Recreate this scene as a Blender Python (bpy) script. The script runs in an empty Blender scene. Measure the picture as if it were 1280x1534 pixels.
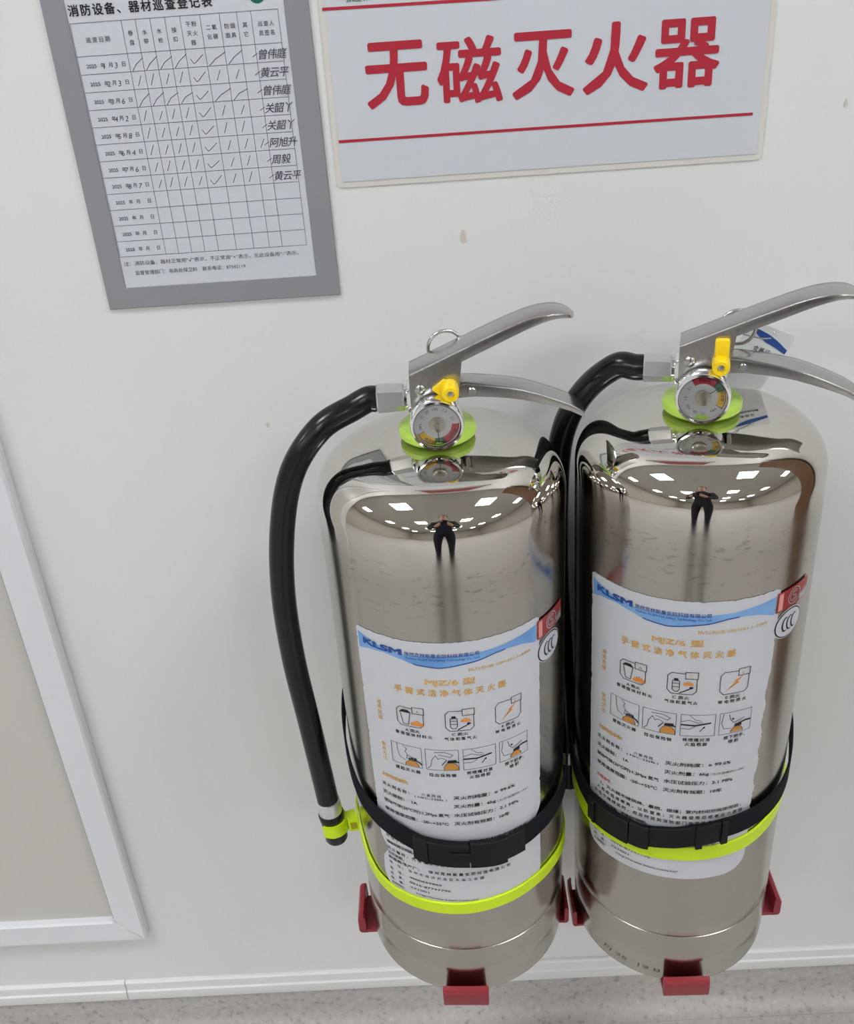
import bpy, bmesh, math, random
from mathutils import Vector, Matrix
random.seed(7)
SC = bpy.context.scene
COL = SC.collection
PI = math.pi

# ------------------------------------------------------------------ camera
W, H = 1280, 1534
F_PX = 1470.52
CAM = Vector((0.09634, -0.73501, 1.09578))
YAW, PITCH, ROLL = -0.02642, 0.50888, -0.07305
def cam_axes():
    cy, sy, cp, sp = math.cos(YAW), math.sin(YAW), math.cos(PITCH), math.sin(PITCH)
    f = Vector((sy*cp, cy*cp, -sp)); r = Vector((cy, -sy, 0)); u = r.cross(f)
    c, s = math.cos(ROLL), math.sin(ROLL)
    return c*r + s*u, -s*r + c*u, f
cd = bpy.data.cameras.new('camera'); co = bpy.data.objects.new('camera', cd); COL.objects.link(co)
cd.sensor_fit = 'HORIZONTAL'; cd.sensor_width = 36; cd.lens = 36*F_PX/W; cd.clip_start = 0.01
r_, u_, f_ = cam_axes()
m = Matrix((r_, u_, -f_)).transposed().to_4x4(); m.translation = CAM
co.matrix_world = m
SC.camera = co

# ------------------------------------------------------------------ world, exposure
wd = bpy.data.worlds.new('world'); SC.world = wd; wd.use_nodes = True
wd.node_tree.nodes['Background'].inputs[0].default_value = (0.8, 0.85, 0.9, 1)
wd.node_tree.nodes['Background'].inputs[1].default_value = 0.25
vs = SC.view_settings
vs.view_transform = 'Standard'; vs.look = 'None'; vs.gamma = 1; vs.use_curve_mapping = False
vs.exposure = 0.0
SC.cycles.use_denoising = True
PANEL_STRENGTH = 23.5          # the ceiling panel lamps are built with the ceiling below

# ------------------------------------------------------------------ colour + materials
def lin(r, g, b):
    f = lambda c: (c/255/12.92) if c/255 <= .04045 else ((c/255+.055)/1.055)**2.4
    return (f(r), f(g), f(b), 1)
MATS = {}
def mat(name, col, rough=.5, metal=0, spec=.5, bump=0, bscale=200, var=0, vscale=30, emit=0, coat=0, trans=0):
    m = bpy.data.materials.new(name); m.use_nodes = True; nt = m.node_tree; b = nt.nodes['Principled BSDF']
    b.inputs['Base Color'].default_value = col; b.inputs['Roughness'].default_value = rough
    b.inputs['Metallic'].default_value = metal; b.inputs['Specular IOR Level'].default_value = spec
    b.inputs['Coat Weight'].default_value = coat; b.inputs['Transmission Weight'].default_value = trans
    if emit:
        b.inputs['Emission Color'].default_value = col; b.inputs['Emission Strength'].default_value = emit
    if var or bump:
        tc = nt.nodes.new('ShaderNodeTexCoord')
        n = nt.nodes.new('ShaderNodeTexNoise'); n.inputs['Scale'].default_value = vscale; n.inputs['Detail'].default_value = 5
        nt.links.new(tc.outputs['Object'], n.inputs['Vector'])
        if var:
            mx = nt.nodes.new('ShaderNodeMix'); mx.data_type = 'RGBA'
            mx.inputs['A'].default_value = tuple(c*(1-var) for c in col[:3])+(1,)
            mx.inputs['B'].default_value = tuple(min(1, c*(1+var)) for c in col[:3])+(1,)
            nt.links.new(n.outputs['Fac'], mx.inputs['Factor']); nt.links.new(mx.outputs['Result'], b.inputs['Base Color'])
        if bump:
            n2 = nt.nodes.new('ShaderNodeTexNoise'); n2.inputs['Scale'].default_value = bscale
            nt.links.new(tc.outputs['Object'], n2.inputs['Vector'])
            bp = nt.nodes.new('ShaderNodeBump'); bp.inputs['Strength'].default_value = bump; bp.inputs['Distance'].default_value = .001
            nt.links.new(n2.outputs['Fac'], bp.inputs['Height']); nt.links.new(bp.outputs['Normal'], b.inputs['Normal'])
    MATS[name] = m
    return m

def wall_material():
    m = mat('wall_paint', lin(224, 223, 222), .55, spec=.3); nt = m.node_tree; b = nt.nodes['Principled BSDF']
    N = lambda t: nt.nodes.new(t); L = nt.links.new
    tc = N('ShaderNodeTexCoord')
    n = N('ShaderNodeTexNoise'); n.inputs['Scale'].default_value = 3.2; n.inputs['Detail'].default_value = 6
    L(tc.outputs['Object'], n.inputs['Vector'])
    mx = N('ShaderNodeMix'); mx.data_type = 'RGBA'
    mx.inputs['A'].default_value = lin(221, 220, 217); mx.inputs['B'].default_value = lin(226, 226, 226)
    L(n.outputs['Fac'], mx.inputs['Factor'])
    # grubby smears: sparse stretched noise
    mp = N('ShaderNodeMapping'); mp.inputs['Scale'].default_value = (9, 1, 26)
    L(tc.outputs['Object'], mp.inputs['Vector'])
    n3 = N('ShaderNodeTexNoise'); n3.inputs['Scale'].default_value = 1.0; n3.inputs['Detail'].default_value = 8; n3.inputs['Roughness'].default_value = .62
    L(mp.outputs['Vector'], n3.inputs['Vector'])
    cr = N('ShaderNodeValToRGB'); cr.color_ramp.elements[0].position = .66; cr.color_ramp.elements[1].position = .8
    cr.color_ramp.elements[0].color = (0, 0, 0, 1); cr.color_ramp.elements[1].color = (.35, .35, .35, 1)
    L(n3.outputs['Fac'], cr.inputs['Fac'])
    mx2 = N('ShaderNodeMix'); mx2.data_type = 'RGBA'; mx2.inputs['B'].default_value = lin(165, 158, 150)
    L(cr.outputs['Color'], mx2.inputs['Factor']); L(mx.outputs['Result'], mx2.inputs['A'])
    L(mx2.outputs['Result'], b.inputs['Base Color'])
    n4 = N('ShaderNodeTexNoise'); n4.inputs['Scale'].default_value = 90; n4.inputs['Detail'].default_value = 4
    L(tc.outputs['Object'], n4.inputs['Vector'])
    bp = N('ShaderNodeBump'); bp.inputs['Strength'].default_value = .12; bp.inputs['Distance'].default_value = .002
    L(n4.outputs['Fac'], bp.inputs['Height']); L(bp.outputs['Normal'], b.inputs['Normal'])
    return m

def terrazzo_material(name, c0):
    m = mat(name, c0, .42, spec=.4); nt = m.node_tree; b = nt.nodes['Principled BSDF']
    N = lambda t: nt.nodes.new(t); L = nt.links.new
    tc = N('ShaderNodeTexCoord')
    n = N('ShaderNodeTexNoise'); n.inputs['Scale'].default_value = 150; n.inputs['Detail'].default_value = 3
    L(tc.outputs['Object'], n.inputs['Vector'])
    cr = N('ShaderNodeValToRGB'); e = cr.color_ramp.elements
    e[0].position = .28; e[0].color = tuple(c*.66 for c in c0[:3])+(1,)
    e[1].position = .42; e[1].color = c0
    x = e.new(.6); x.color = tuple(min(1, c*1.06) for c in c0[:3])+(1,)
    x = e.new(.72); x.color = tuple(min(1, c*1.22) for c in c0[:3])+(1,)
    L(n.outputs['Fac'], cr.inputs['Fac']); L(cr.outputs['Color'], b.inputs['Base Color'])
    return m

def steel_material(name, dz):
    """polished dome, slightly duller drawn cylinder with faint vertical drawing lines, smudges and scuffs"""
    m = mat(name, (.80, .775, .735, 1), .1, metal=1); nt = m.node_tree; b = nt.nodes['Principled BSDF']
    N = lambda t: nt.nodes.new(t); L = nt.links.new
    tc = N('ShaderNodeTexCoord'); sx = N('ShaderNodeSeparateXYZ'); L(tc.outputs['Object'], sx.inputs['Vector'])
    mr = N('ShaderNodeMapRange'); mr.inputs['From Min'].default_value = .438+dz; mr.inputs['From Max'].default_value = .456+dz
    mr.inputs['To Min'].default_value = .2; mr.inputs['To Max'].default_value = .022
    L(sx.outputs['Z'], mr.inputs['Value'])
    n = N('ShaderNodeTexNoise'); n.inputs['Scale'].default_value = 14; n.inputs['Detail'].default_value = 6
    mp = N('ShaderNodeMapping'); mp.inputs['Scale'].default_value = (1, 1, .45); L(tc.outputs['Object'], mp.inputs['Vector']); L(mp.outputs['Vector'], n.inputs['Vector'])
    ad = N('ShaderNodeMath'); ad.operation = 'MULTIPLY_ADD'; ad.inputs[1].default_value = .05; L(n.outputs['Fac'], ad.inputs[0]); L(mr.outputs['Result'], ad.inputs[2])
    sb = N('ShaderNodeMath'); sb.operation = 'SUBTRACT'; sb.inputs[1].default_value = .022; sb.use_clamp = True; L(ad.outputs[0], sb.inputs[0])
    L(sb.outputs[0], b.inputs['Roughness'])
    # scuffs: small dark scratches in a ring under the shoulder
    mp2 = N('ShaderNodeMapping'); mp2.inputs['Scale'].default_value = (120, 120, 330); L(tc.outputs['Object'], mp2.inputs['Vector'])
    n2 = N('ShaderNodeTexNoise'); n2.inputs['Scale'].default_value = 1; n2.inputs['Detail'].default_value = 4; L(mp2.outputs['Vector'], n2.inputs['Vector'])
    cr = N('ShaderNodeValToRGB'); cr.color_ramp.elements[0].position = .59; cr.color_ramp.elements[1].position = .68; L(n2.outputs['Fac'], cr.inputs['Fac'])
    band = N('ShaderNodeMapRange'); band.interpolation_type = 'SMOOTHSTEP'
    ds = N('ShaderNodeMath'); ds.operation = 'SUBTRACT'; ds.inputs[1].default_value = .422+dz; L(sx.outputs['Z'], ds.inputs[0])
    ab = N('ShaderNodeMath'); ab.operation = 'ABSOLUTE'; L(ds.outputs[0], ab.inputs[0])
    band.inputs['From Min'].default_value = .006; band.inputs['From Max'].default_value = .03; band.inputs['To Min'].default_value = .38; band.inputs['To Max'].default_value = .06
    L(ab.outputs[0], band.inputs['Value'])
    mu = N('ShaderNodeMath'); mu.operation = 'MULTIPLY'; L(cr.outputs['Color'], mu.inputs[0]); L(band.outputs['Result'], mu.inputs[1])
    n5 = N('ShaderNodeTexNoise'); n5.inputs['Scale'].default_value = 9; n5.inputs['Detail'].default_value = 4; L(tc.outputs['Object'], n5.inputs['Vector'])
    mxa = N('ShaderNodeMix'); mxa.data_type = 'RGBA'; mxa.inputs['A'].default_value = (.60, .565, .515, 1); mxa.inputs['B'].default_value = (.75, .73, .69, 1)
    L(n5.outputs['Fac'], mxa.inputs['Factor'])
    # drawn cylinder's base colour darkened so its reflections come out dimmer than the dome's
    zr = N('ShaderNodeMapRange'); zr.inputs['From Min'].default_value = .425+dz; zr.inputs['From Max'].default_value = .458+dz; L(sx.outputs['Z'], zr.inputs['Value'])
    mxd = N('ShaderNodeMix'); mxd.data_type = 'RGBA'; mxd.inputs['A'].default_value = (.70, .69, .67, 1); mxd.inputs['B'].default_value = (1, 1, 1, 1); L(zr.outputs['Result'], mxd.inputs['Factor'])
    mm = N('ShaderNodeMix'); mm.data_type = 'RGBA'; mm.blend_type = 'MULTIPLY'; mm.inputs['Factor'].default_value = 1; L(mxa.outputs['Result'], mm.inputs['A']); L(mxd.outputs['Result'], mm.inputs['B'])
    mx = N('ShaderNodeMix'); mx.data_type = 'RGBA'; mx.inputs['B'].default_value = (.10, .09, .08, 1)
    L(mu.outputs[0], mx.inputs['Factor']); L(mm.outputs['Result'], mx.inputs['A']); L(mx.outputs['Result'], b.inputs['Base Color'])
    # faint drawing lines round the body, nothing on the dome
    mp3 = N('ShaderNodeMapping'); mp3.inputs['Scale'].default_value = (60, 60, 3); L(tc.outputs['Object'], mp3.inputs['Vector'])
    n6 = N('ShaderNodeTexNoise'); n6.inputs['Scale'].default_value = 1; n6.inputs['Detail'].default_value = 3; L(mp3.outputs['Vector'], n6.inputs['Vector'])
    ms = N('ShaderNodeMapRange'); ms.inputs['From Min'].default_value = .40+dz; ms.inputs['From Max'].default_value = .46+dz
    ms.inputs['To Min'].default_value = .10; ms.inputs['To Max'].default_value = 0; L(sx.outputs['Z'], ms.inputs['Value'])
    bp = N('ShaderNodeBump'); bp.inputs['Distance'].default_value = .0015; L(n6.outputs['Fac'], bp.inputs['Height']); L(ms.outputs['Result'], bp.inputs['Strength'])
    L(bp.outputs['Normal'], b.inputs['Normal'])
    return m

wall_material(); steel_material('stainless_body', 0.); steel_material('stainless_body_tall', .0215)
terrazzo_material('terrazzo_floor', lin(182, 178, 174)); terrazzo_material('terrazzo_skirting', lin(180, 175, 171))
mat('ceiling_white', lin(196, 194, 188), .8)
mat('trim_white', lin(226, 226, 224), .4, var=.02, vscale=40)
mat('frame_white', lin(222, 224, 228), .3)
mat('hatch_beige', lin(202, 198, 192), .5, var=.015, vscale=15)
mat('back_wall', lin(190, 183, 172), .7, var=.03, vscale=3)
mat('wood_brown', lin(126, 92, 66), .45, var=.25, vscale=12)
mat('lamp_panel', (.93, .965, 1.0, 1), .5, emit=PANEL_STRENGTH)
mat('paper_white', lin(202, 206, 212), .55, spec=.3)
mat('laminate', lin(214, 211, 203), .25, spec=.5, coat=.3)
mat('board_grey', lin(141, 142, 147), .42, spec=.4, bump=.05, bscale=400)
mat('print_red', lin(176, 42, 58), .5, spec=.3)
mat('print_black', lin(40, 40, 44), .6, spec=.2)
mat('print_grey', lin(104, 106, 112), .6, spec=.2)
mat('ink_pen', lin(88, 88, 96), .6, spec=.2)
mat('print_green', lin(20, 100, 78), .5, spec=.3)
mat('chrome', (.86, .86, .87, 1), .1, metal=1)
mat('lever_steel', (.50, .485, .47, 1), .24, metal=1, bump=.04, bscale=350, var=.06, vscale=25)
mat('steel_wire', (.62, .6, .57, 1), .2, metal=1)
mat('zinc', (.78, .79, .8, 1), .3, metal=1, var=.08, vscale=60)
mat('rubber_black', lin(14, 15, 20), .24, spec=.4, bump=.02, bscale=500)
mat('strap_black', lin(20, 22, 28), .75, spec=.15, bump=.5, bscale=900)
mat('buckle_black', lin(12, 13, 15), .45, spec=.22)
mat('neon_yellow', lin(205, 232, 22), .36, spec=.4)
mat('neon_dark', lin(160, 160, 10), .5)
mat('lime_ring', lin(188, 226, 92), .3, spec=.5)
mat('pin_yellow', lin(250, 214, 10), .35, spec=.5)
mat('bracket_red', lin(142, 38, 48), .4, spec=.5, bump=.06, bscale=300)
mat('dial_white', lin(214, 214, 212), .5)
mat('dial_red', lin(190, 52, 66), .5)
mat('dial_yellow', lin(236, 190, 20), .5)
mat('dial_green', lin(46, 108, 80), .5)
mat('brass_dull', (.45, .42, .34, 1), .3, metal=1)
mat('glass_clear', (1, 1, 1, 1), .02, trans=1)
mat('label_white', lin(200, 202, 207), .35, spec=.5, var=.015, vscale=40)
mat('label_gold', lin(218, 166, 78), .5)
mat('label_orange', lin(226, 140, 48), .5)
mat('label_ochre', lin(196, 136, 58), .5)
mat('label_blue', lin(24, 74, 150), .45)
mat('label_red', lin(208, 96, 92), .5)
mat('sticker_red', lin(150, 44, 44), .3)
mat('sticker_pink', lin(226, 150, 146), .4)
mat('sticker_silver', (.62, .62, .64, 1), .3, metal=.7)
mat('tag_plastic', lin(222, 224, 226), .25, coat=.4)
mat('cloth_dark', lin(38, 40, 48), .85)
mat('cloth_navy', lin(30, 33, 42), .85)
mat('skin', lin(206, 160, 132), .5)
mat('hair_black', lin(22, 20, 20), .5)
mat('phone_dark', lin(24, 24, 28), .2)
mat('chip_plaster', lin(204, 196, 184), .8)
mat('stamp_grey', lin(112, 104, 98), .6)

def wave_material():
    m = mat('label_wave', lin(90, 150, 214), .45); nt = m.node_tree; b = nt.nodes['Principled BSDF']
    tc = nt.nodes.new('ShaderNodeTexCoord'); n = nt.nodes.new('ShaderNodeTexNoise'); n.inputs['Scale'].default_value = 28
    nt.links.new(tc.outputs['Object'], n.inputs['Vector'])
    mx = nt.nodes.new('ShaderNodeMix'); mx.data_type = 'RGBA'; mx.inputs['A'].default_value = lin(52, 116, 194); mx.inputs['B'].default_value = lin(150, 192, 232)
    nt.links.new(n.outputs['Fac'], mx.inputs['Factor']); nt.links.new(mx.outputs['Result'], b.inputs['Base Color'])
wave_material()

# ------------------------------------------------------------------ object helpers
def tag(o, label=None, cat=None, group=None, kind=None):
    if label: o['label'] = label
    if cat: o['category'] = cat
    if group: o['group'] = group
    if kind: o['kind'] = kind
    return o
def empty(name, mw):
    o = bpy.data.objects.new(name, None); o.empty_display_size = .05; COL.objects.link(o); o.matrix_world = mw
    return o
class MB:
    """collects geometry for ONE mesh object"""
    def __init__(s): s.v = []; s.f = []
    def add(s, v, f):
        k = len(s.v); s.v += [tuple(p) for p in v]; s.f += [tuple(i+k for i in q) for q in f]; return s
    def box(s, x0, x1, y0, y1, z0, z1, bev=0):
        if not bev:
            return s.add([(x0,y0,z0),(x1,y0,z0),(x1,y1,z0),(x0,y1,z0),(x0,y0,z1),(x1,y0,z1),(x1,y1,z1),(x0,y1,z1)],
                         [(0,3,2,1),(4,5,6,7),(0,1,5,4),(1,2,6,5),(2,3,7,6),(3,0,4,7)])
        bm = bmesh.new(); bmesh.ops.create_cube(bm, size=1)
        for v in bm.verts: v.co = Vector(((x0+x1)/2+v.co.x*(x1-x0), (y0+y1)/2+v.co.y*(y1-y0), (z0+z1)/2+v.co.z*(z1-z0)))
        bmesh.ops.bevel(bm, geom=bm.edges[:], offset=bev, segments=2, profile=.5, affect='EDGES')
        bm.verts.index_update(); s.add([v.co[:] for v in bm.verts], [[v.index for v in f.verts] for f in bm.faces]); bm.free()
        return s
    def lathe(s, prof, n=64, mw=None, caps=True):
        vs_, fs = [], []
        for r, z in prof:
            for i in range(n):
                a = 2*PI*i/n; p = Vector((r*math.cos(a), r*math.sin(a), z)); vs_.append(mw @ p if mw else p)
        for j in range(len(prof)-1):
            for i in range(n):
                fs.append((j*n+i, j*n+(i+1) % n, (j+1)*n+(i+1) % n, (j+1)*n+i))
        if caps:
            fs.append(tuple(range(n-1, -1, -1))); fs.append(tuple((len(prof)-1)*n+i for i in range(n)))
        return s.add(vs_, fs)
    def skin(s, loops, caps=True, close=False):
        n = len(loops[0]); vs_ = [p for l in loops for p in l]; fs = []
        R_ = range(len(loops)) if close else range(len(loops)-1)
        for j in R_:
            k = (j+1) % len(loops)
            for i in range(n): fs.append((j*n+i, j*n+(i+1) % n, k*n+(i+1) % n, k*n+i))
        if caps and not close: fs.append(tuple(range(n-1, -1, -1))); fs.append(tuple((len(loops)-1)*n+i for i in range(n)))
        return s.add(vs_, fs)
    def tube(s, pts, rad, n=20, close=False):
        pts = [Vector(p) for p in pts]; N = len(pts); loops = []; up = None
        for i, p in enumerate(pts):
            a = pts[(i-1) % N] if (close or i) else p; b = pts[(i+1) % N] if (close or i < N-1) else p
            t = (b-a).normalized()
            if up is None: up = t.orthogonal().normalized()
            up = (up-up.dot(t)*t).normalized(); w = t.cross(up)
            r = rad[i] if isinstance(rad, (list, tuple)) else rad
            loops.append([p+r*(math.cos(2*PI*k/n)*up+math.sin(2*PI*k/n)*w) for k in range(n)])
        return s.skin(loops, close=close)
    def prism(s, poly, y0, y1):
        """polygon in (x,z) extruded along y"""
        n = len(poly); return s.add([(x, y0, z) for x, z in poly]+[(x, y1, z) for x, z in poly],
            [tuple(range(n)), tuple(range(2*n-1, n-1, -1))]+[(i, i+n, (i+1) % n+n, (i+1) % n) for i in range(n)])
    def build(s, name, mname, parent=None, smooth=None, fix=True):
        me = bpy.data.meshes.new(name); me.from_pydata(s.v, [], s.f); me.update()
        if fix:
            bm = bmesh.new(); bm.from_mesh(me); bmesh.ops.recalc_face_normals(bm, faces=bm.faces[:]); bm.to_mesh(me); bm.free()
        if smooth is not None:
            for p in me.polygons: p.use_smooth = True
            me.set_sharp_from_angle(angle=math.radians(smooth))
        me.materials.append(MATS[mname])
        o = bpy.data.objects.new(name, me); COL.objects.link(o)
        if parent: o.parent = parent
        return o
def spline(pts, n=12):
    """Catmull-Rom through the points"""
    P = [Vector(p) for p in pts]; P = [2*P[0]-P[1]]+P+[2*P[-1]-P[-2]]; out = []
    for i in range(1, len(P)-2):
        a, b, c, d = P[i-1:i+3]
        for k in range(n):
            t = k/n; out.append(.5*((2*b)+(c-a)*t+(2*a-5*b+4*c-d)*t*t+(3*b-a-3*c+d)*t**3))
    out.append(P[-2]); return out
def interp(tab, x):
    if x <= tab[0][0]: return tab[0][1]
    for (a, p), (b, q) in zip(tab, tab[1:]):
        if x <= b:
            t = (x-a)/(b-a); t = t*t*(3-2*t)*.35+t*.65; return p+(q-p)*t
    return tab[-1][1]

# ------------------------------------------------------------------ lettering
_G = {}
def _conv(txt, bold):
    key = (txt, bold)
    if key in _G: return _G[key]
    cu = bpy.data.curves.new('t', 'FONT'); cu.body = txt; cu.size = 1; cu.resolution_u = 3; cu.fill_mode = 'FRONT'
    ob = bpy.data.objects.new('t', cu); me = ob.to_mesh()
    v = [(p.co.x, p.co.y, 0) for p in me.vertices]; f = [tuple(p.vertices) for p in me.polygons]
    ob.to_mesh_clear(); bpy.data.objects.remove(ob); bpy.data.curves.remove(cu)
    if bold > .004 and v:          # heavier strokes: the glyph laid over itself with small shifts
        m_ = 2 if bold < .0115 else 4 if bold < .021 else 8; sh = [(bold*math.cos(2*PI*i/m_+.5), bold*math.sin(2*PI*i/m_+.5)) for i in range(m_)]
        n = len(v); v = [(x+a, y+b, k) for k, (a, b) in enumerate(sh) for x, y, _ in v]; f = [tuple(i+n*k for i in q) for k in range(len(sh)) for q in f]
    _G[key] = (v, f); return v, f
def is_cjk(c): return ord(c) > 0x2E80
class Print:
    """flat print collected in page coordinates (u right, v DOWN), then mapped on to a surface"""
    def __init__(s): s.v = []; s.f = []
    def add(s, v, f):
        k = len(s.v); s.v += list(v); s.f += [tuple(i+k for i in q) for q in f]
    def text(s, t, u0, u1, v, size, bold=0., shear=0., rot=0.):
        """characters of height ~size standing on v, spread from u0 to u1"""
        if all(is_cjk(c) for c in t):
            n = len(t); pitch = (u1-u0-size)/(n-1) if n > 1 else 0
            for i, c in enumerate(t):
                gv, gf = _conv(c, bold)
                if gv: s.add([(u0+i*pitch+(x+shear*y)*size/.98, v-y*size/.98-.06*size, l) for x, y, l in gv], gf)
        else:
            gv, gf = _conv(t, bold)
            if not gv: return
            a = min(p[0] for p in gv); b = max(p[0] for p in gv); k = (u1-u0)/(b-a) if len(t) > 1 else size/.98
            s.add([(u0+(x-a+shear*y)*k, v-y*size/.98-.06*size, l) for x, y, l in gv], gf)
    def col(s, t, u, v0, v1, size, bold=0.):
        n = len(t)
        for i, c in enumerate(t): s.text(c, u, u+size, v0+size+(v1-v0-size)*i/max(1, n-1), size, bold)
    def poly(s, pts): s.add(pts, [tuple(range(len(pts)))])
    def line(s, pts, w, close=False, step=None):
        P = [Vector((a, b)) for a, b in pts]
        if close: P.append(P[0])
        if step:
            Q = [P[0]]
            for a, b in zip(P, P[1:]):
                n = max(1, int((b-a).length/step))
                Q += [a+(b-a)*(i+1)/n for i in range(n)]
            P = Q
        for a, b in zip(P, P[1:]):
            d = b-a
            if d.length < 1e-9: continue
            d.normalize(); q = Vector((-d.y, d.x))*w/2; e = d*w*.3
            s.add([tuple(a-q-e), tuple(b-q+e), tuple(b+q+e), tuple(a+q-e)], [(0, 1, 2, 3)])
    def disc(s, u, v, a, b, n=24):
        s.poly([(u+a*math.cos(2*PI*i/n), v+b*math.sin(2*PI*i/n)) for i in range(n)])
    def ring(s, u, v, a, b, w, n=28, t0=0., t1=2*PI):
        p = [(u+a*math.cos(t0+(t1-t0)*i/n), v+b*math.sin(t0+(t1-t0)*i/n)) for i in range(n+1)]
        s.line(p, w)
    def build(s, name, mname, parent, fn):
        b = MB(); b.f = s.f
        for p in s.v:
            q = Vector(fn(p[0], p[1]))
            if len(p) > 2 and p[2]:      # upper layers of heavy strokes sit a hair further out
                n = (Vector(fn(p[0]+.1, p[1]))-q).cross(q-Vector(fn(p[0], p[1]+.1))).normalized(); q = q+n*p[2]*.00002
            b.v.append(tuple(q))
        o = b.build(name, mname, parent, fix=False)
        if name in ('lettering', 'pictogram', 'emblem', 'table_rule', 'handwriting', 'swoosh', 'stamped_number'): o['kind'] = 'stuff'
        return o

# ================================================================== the room
XL, XR, YB, ZC = -5.2, 6.2, -10.5, 2.75
def struct(name, mb, mname, smooth=None):
    return tag(mb.build(name, mname, smooth=smooth), kind='structure')
tag(struct('wall_front', MB().box(XL, XR, 0, .12, 0, ZC), 'wall_paint'), 'off-white painted wall behind the fire extinguishers', 'wall')
tag(struct('wall_back', MB().box(XL, XR, YB-.1, YB, 0, ZC), 'back_wall'), 'beige wall on the far side of the room', 'wall')
tag(struct('wall_left', MB().box(XL-.1, XL, YB, 0, 0, ZC), 'back_wall'), 'beige side wall beyond the white hatch', 'wall')
tag(struct('wall_right', MB().box(XR, XR+.1, YB, 0, 0, ZC), 'back_wall'), 'beige side wall beyond the brown cabinet', 'wall')
tag(struct('floor', MB().box(XL, XR, YB, 0, -.1, 0), 'terrazzo_floor'), 'pale grey speckled terrazzo-look floor', 'floor')
tag(struct('ceiling', MB().box(XL, XR, YB, 0, ZC, ZC+.1), 'ceiling_white'), 'white ceiling with square lamp panels', 'ceiling')
# coved speckled skirting
prof = [(-.0005, .0595), (-.004, .0590)] + [(-.004-.022*(1-math.cos(t)), .022-.022*math.sin(t)+.001) for t in [PI/2*i/8 for i in range(9)]] + [(-.026, .0005), (-.0005, .0005)]
sk = MB().skin([[(x, y, z) for y, z in prof] for x in (XL, XR)])
tag(struct('baseboard_front', sk, 'terrazzo_skirting', 30), 'grey speckled skirting running along the foot of the wall', 'skirting')
def trim(name, x0, x1, lab):
    p = [(-.0002, .0600), (-.0065, .0600), (-.0075, .0625), (-.0068, .0735), (-.0050, .0750), (-.0048, .0860), (-.0030, .0880), (-.0002, .0880)]
    tag(struct(name, MB().skin([[(x, y, z) for y, z in p] for x in (x0, x1)]), 'trim_white', 30), lab, 'trim')
trim('trim_1', XL, -.3135, 'white plastic trim strip under the beige framed hatch'); trim('trim_2', -.3125, XR, 'white plastic trim strip on the wall below the extinguishers')

# framed hatch low on the wall
def hatch():
    x1, x0, z0, z1 = -.268, -.97, .170, 1.52; w = .030; d = .012
    o = empty('wall_hatch', Matrix.Translation(((x0+x1)/2, 0, z0)))
    tag(o, 'white metal-framed beige hatch set low in the wall', 'hatch')
    T = Matrix.Translation((-(x0+x1)/2, 0, -z0))
    def rail(name, poly):
        # polygon in (x,z) of the rail's outline at the wall; the face is drawn in by the chamfer
        b = MB(); n = len(poly); cx = sum(p[0] for p in poly)/n; cz = sum(p[1] for p in poly)/n
        v0 = [(x, -.0002, z) for x, z in poly]; v1 = [(x, -d+.002, z) for x, z in poly]
        def sh(x, z, k=.002): return (x+(k if x < cx else -k), z+(k if z < cz else -k))
        v2 = [(sh(x, z)[0], -d, sh(x, z)[1]) for x, z in poly]
        b.skin([v0, v1, v2]); b.v = [tuple(T @ Vector(p)) for p in b.v]
        return b.build(name, 'frame_white', o, 20)
    rail('frame_rail', [(x1-w, z0+w*1.05), (x1, z0), (x1, z1), (x1-w, z1-w)])
    rail('frame_rail', [(x0, z0), (x1-.0008, z0), (x1-w-.0008, z0+w*1.05), (x0+w, z0+w*1.05)])
    rail('frame_rail', [(x0, z0+.001), (x0+w, z0+w*1.05), (x0+w, z1-w), (x0, z1)])
    rail('frame_rail', [(x0+w, z1-w), (x1-w, z1-w), (x1, z1), (x0, z1)])
    b = MB().box(x0+w-.002, x1-w+.002, -.0035, -.0003, z0+w-.002, z1-w+.002); b.v = [tuple(T @ Vector(p)) for p in b.v]; b.build('panel', 'hatch_beige', o)
    b = MB().box(x1-w-.0022, x1-w+.0002, -.0065, -.0034, z0+w, z1-w); b.v = [tuple(T @ Vector(p)) for p in b.v]; b.build('gasket', 'print_grey', o)
hatch()

# ceiling lamp panels
LX = (-3.45, -1.05, 1.35, 3.75); LY = (-.95, -3.25, -5.55, -7.85)
lab_row = ('over the extinguishers', 'one row out from the extinguisher wall', 'two rows out from the extinguisher wall', 'near the far wall')
for j, ly in enumerate(LY):
    for i, lx in enumerate(LX):
        o = empty('ceiling_lamp', Matrix.Translation((lx, ly, ZC)))
        tag(o, 'square white ceiling lamp panel '+lab_row[j], 'lamp', 'ceiling lamp panels '+lab_row[j])
        fr = MB()
        for a0, a1, b0, b1 in ((-.31, .31, -.31, -.29), (-.31, .31, .29, .31), (-.31, -.29, -.29, .29), (.29, .31, -.29, .29)): fr.box(a0, a1, b0, b1, -.014, -.0005)
        fr.build('frame', 'frame_white', o)
        MB().box(-.289, .289, -.289, .289, -.010, -.002).build('diffuser', 'lamp_panel', o)

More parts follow.
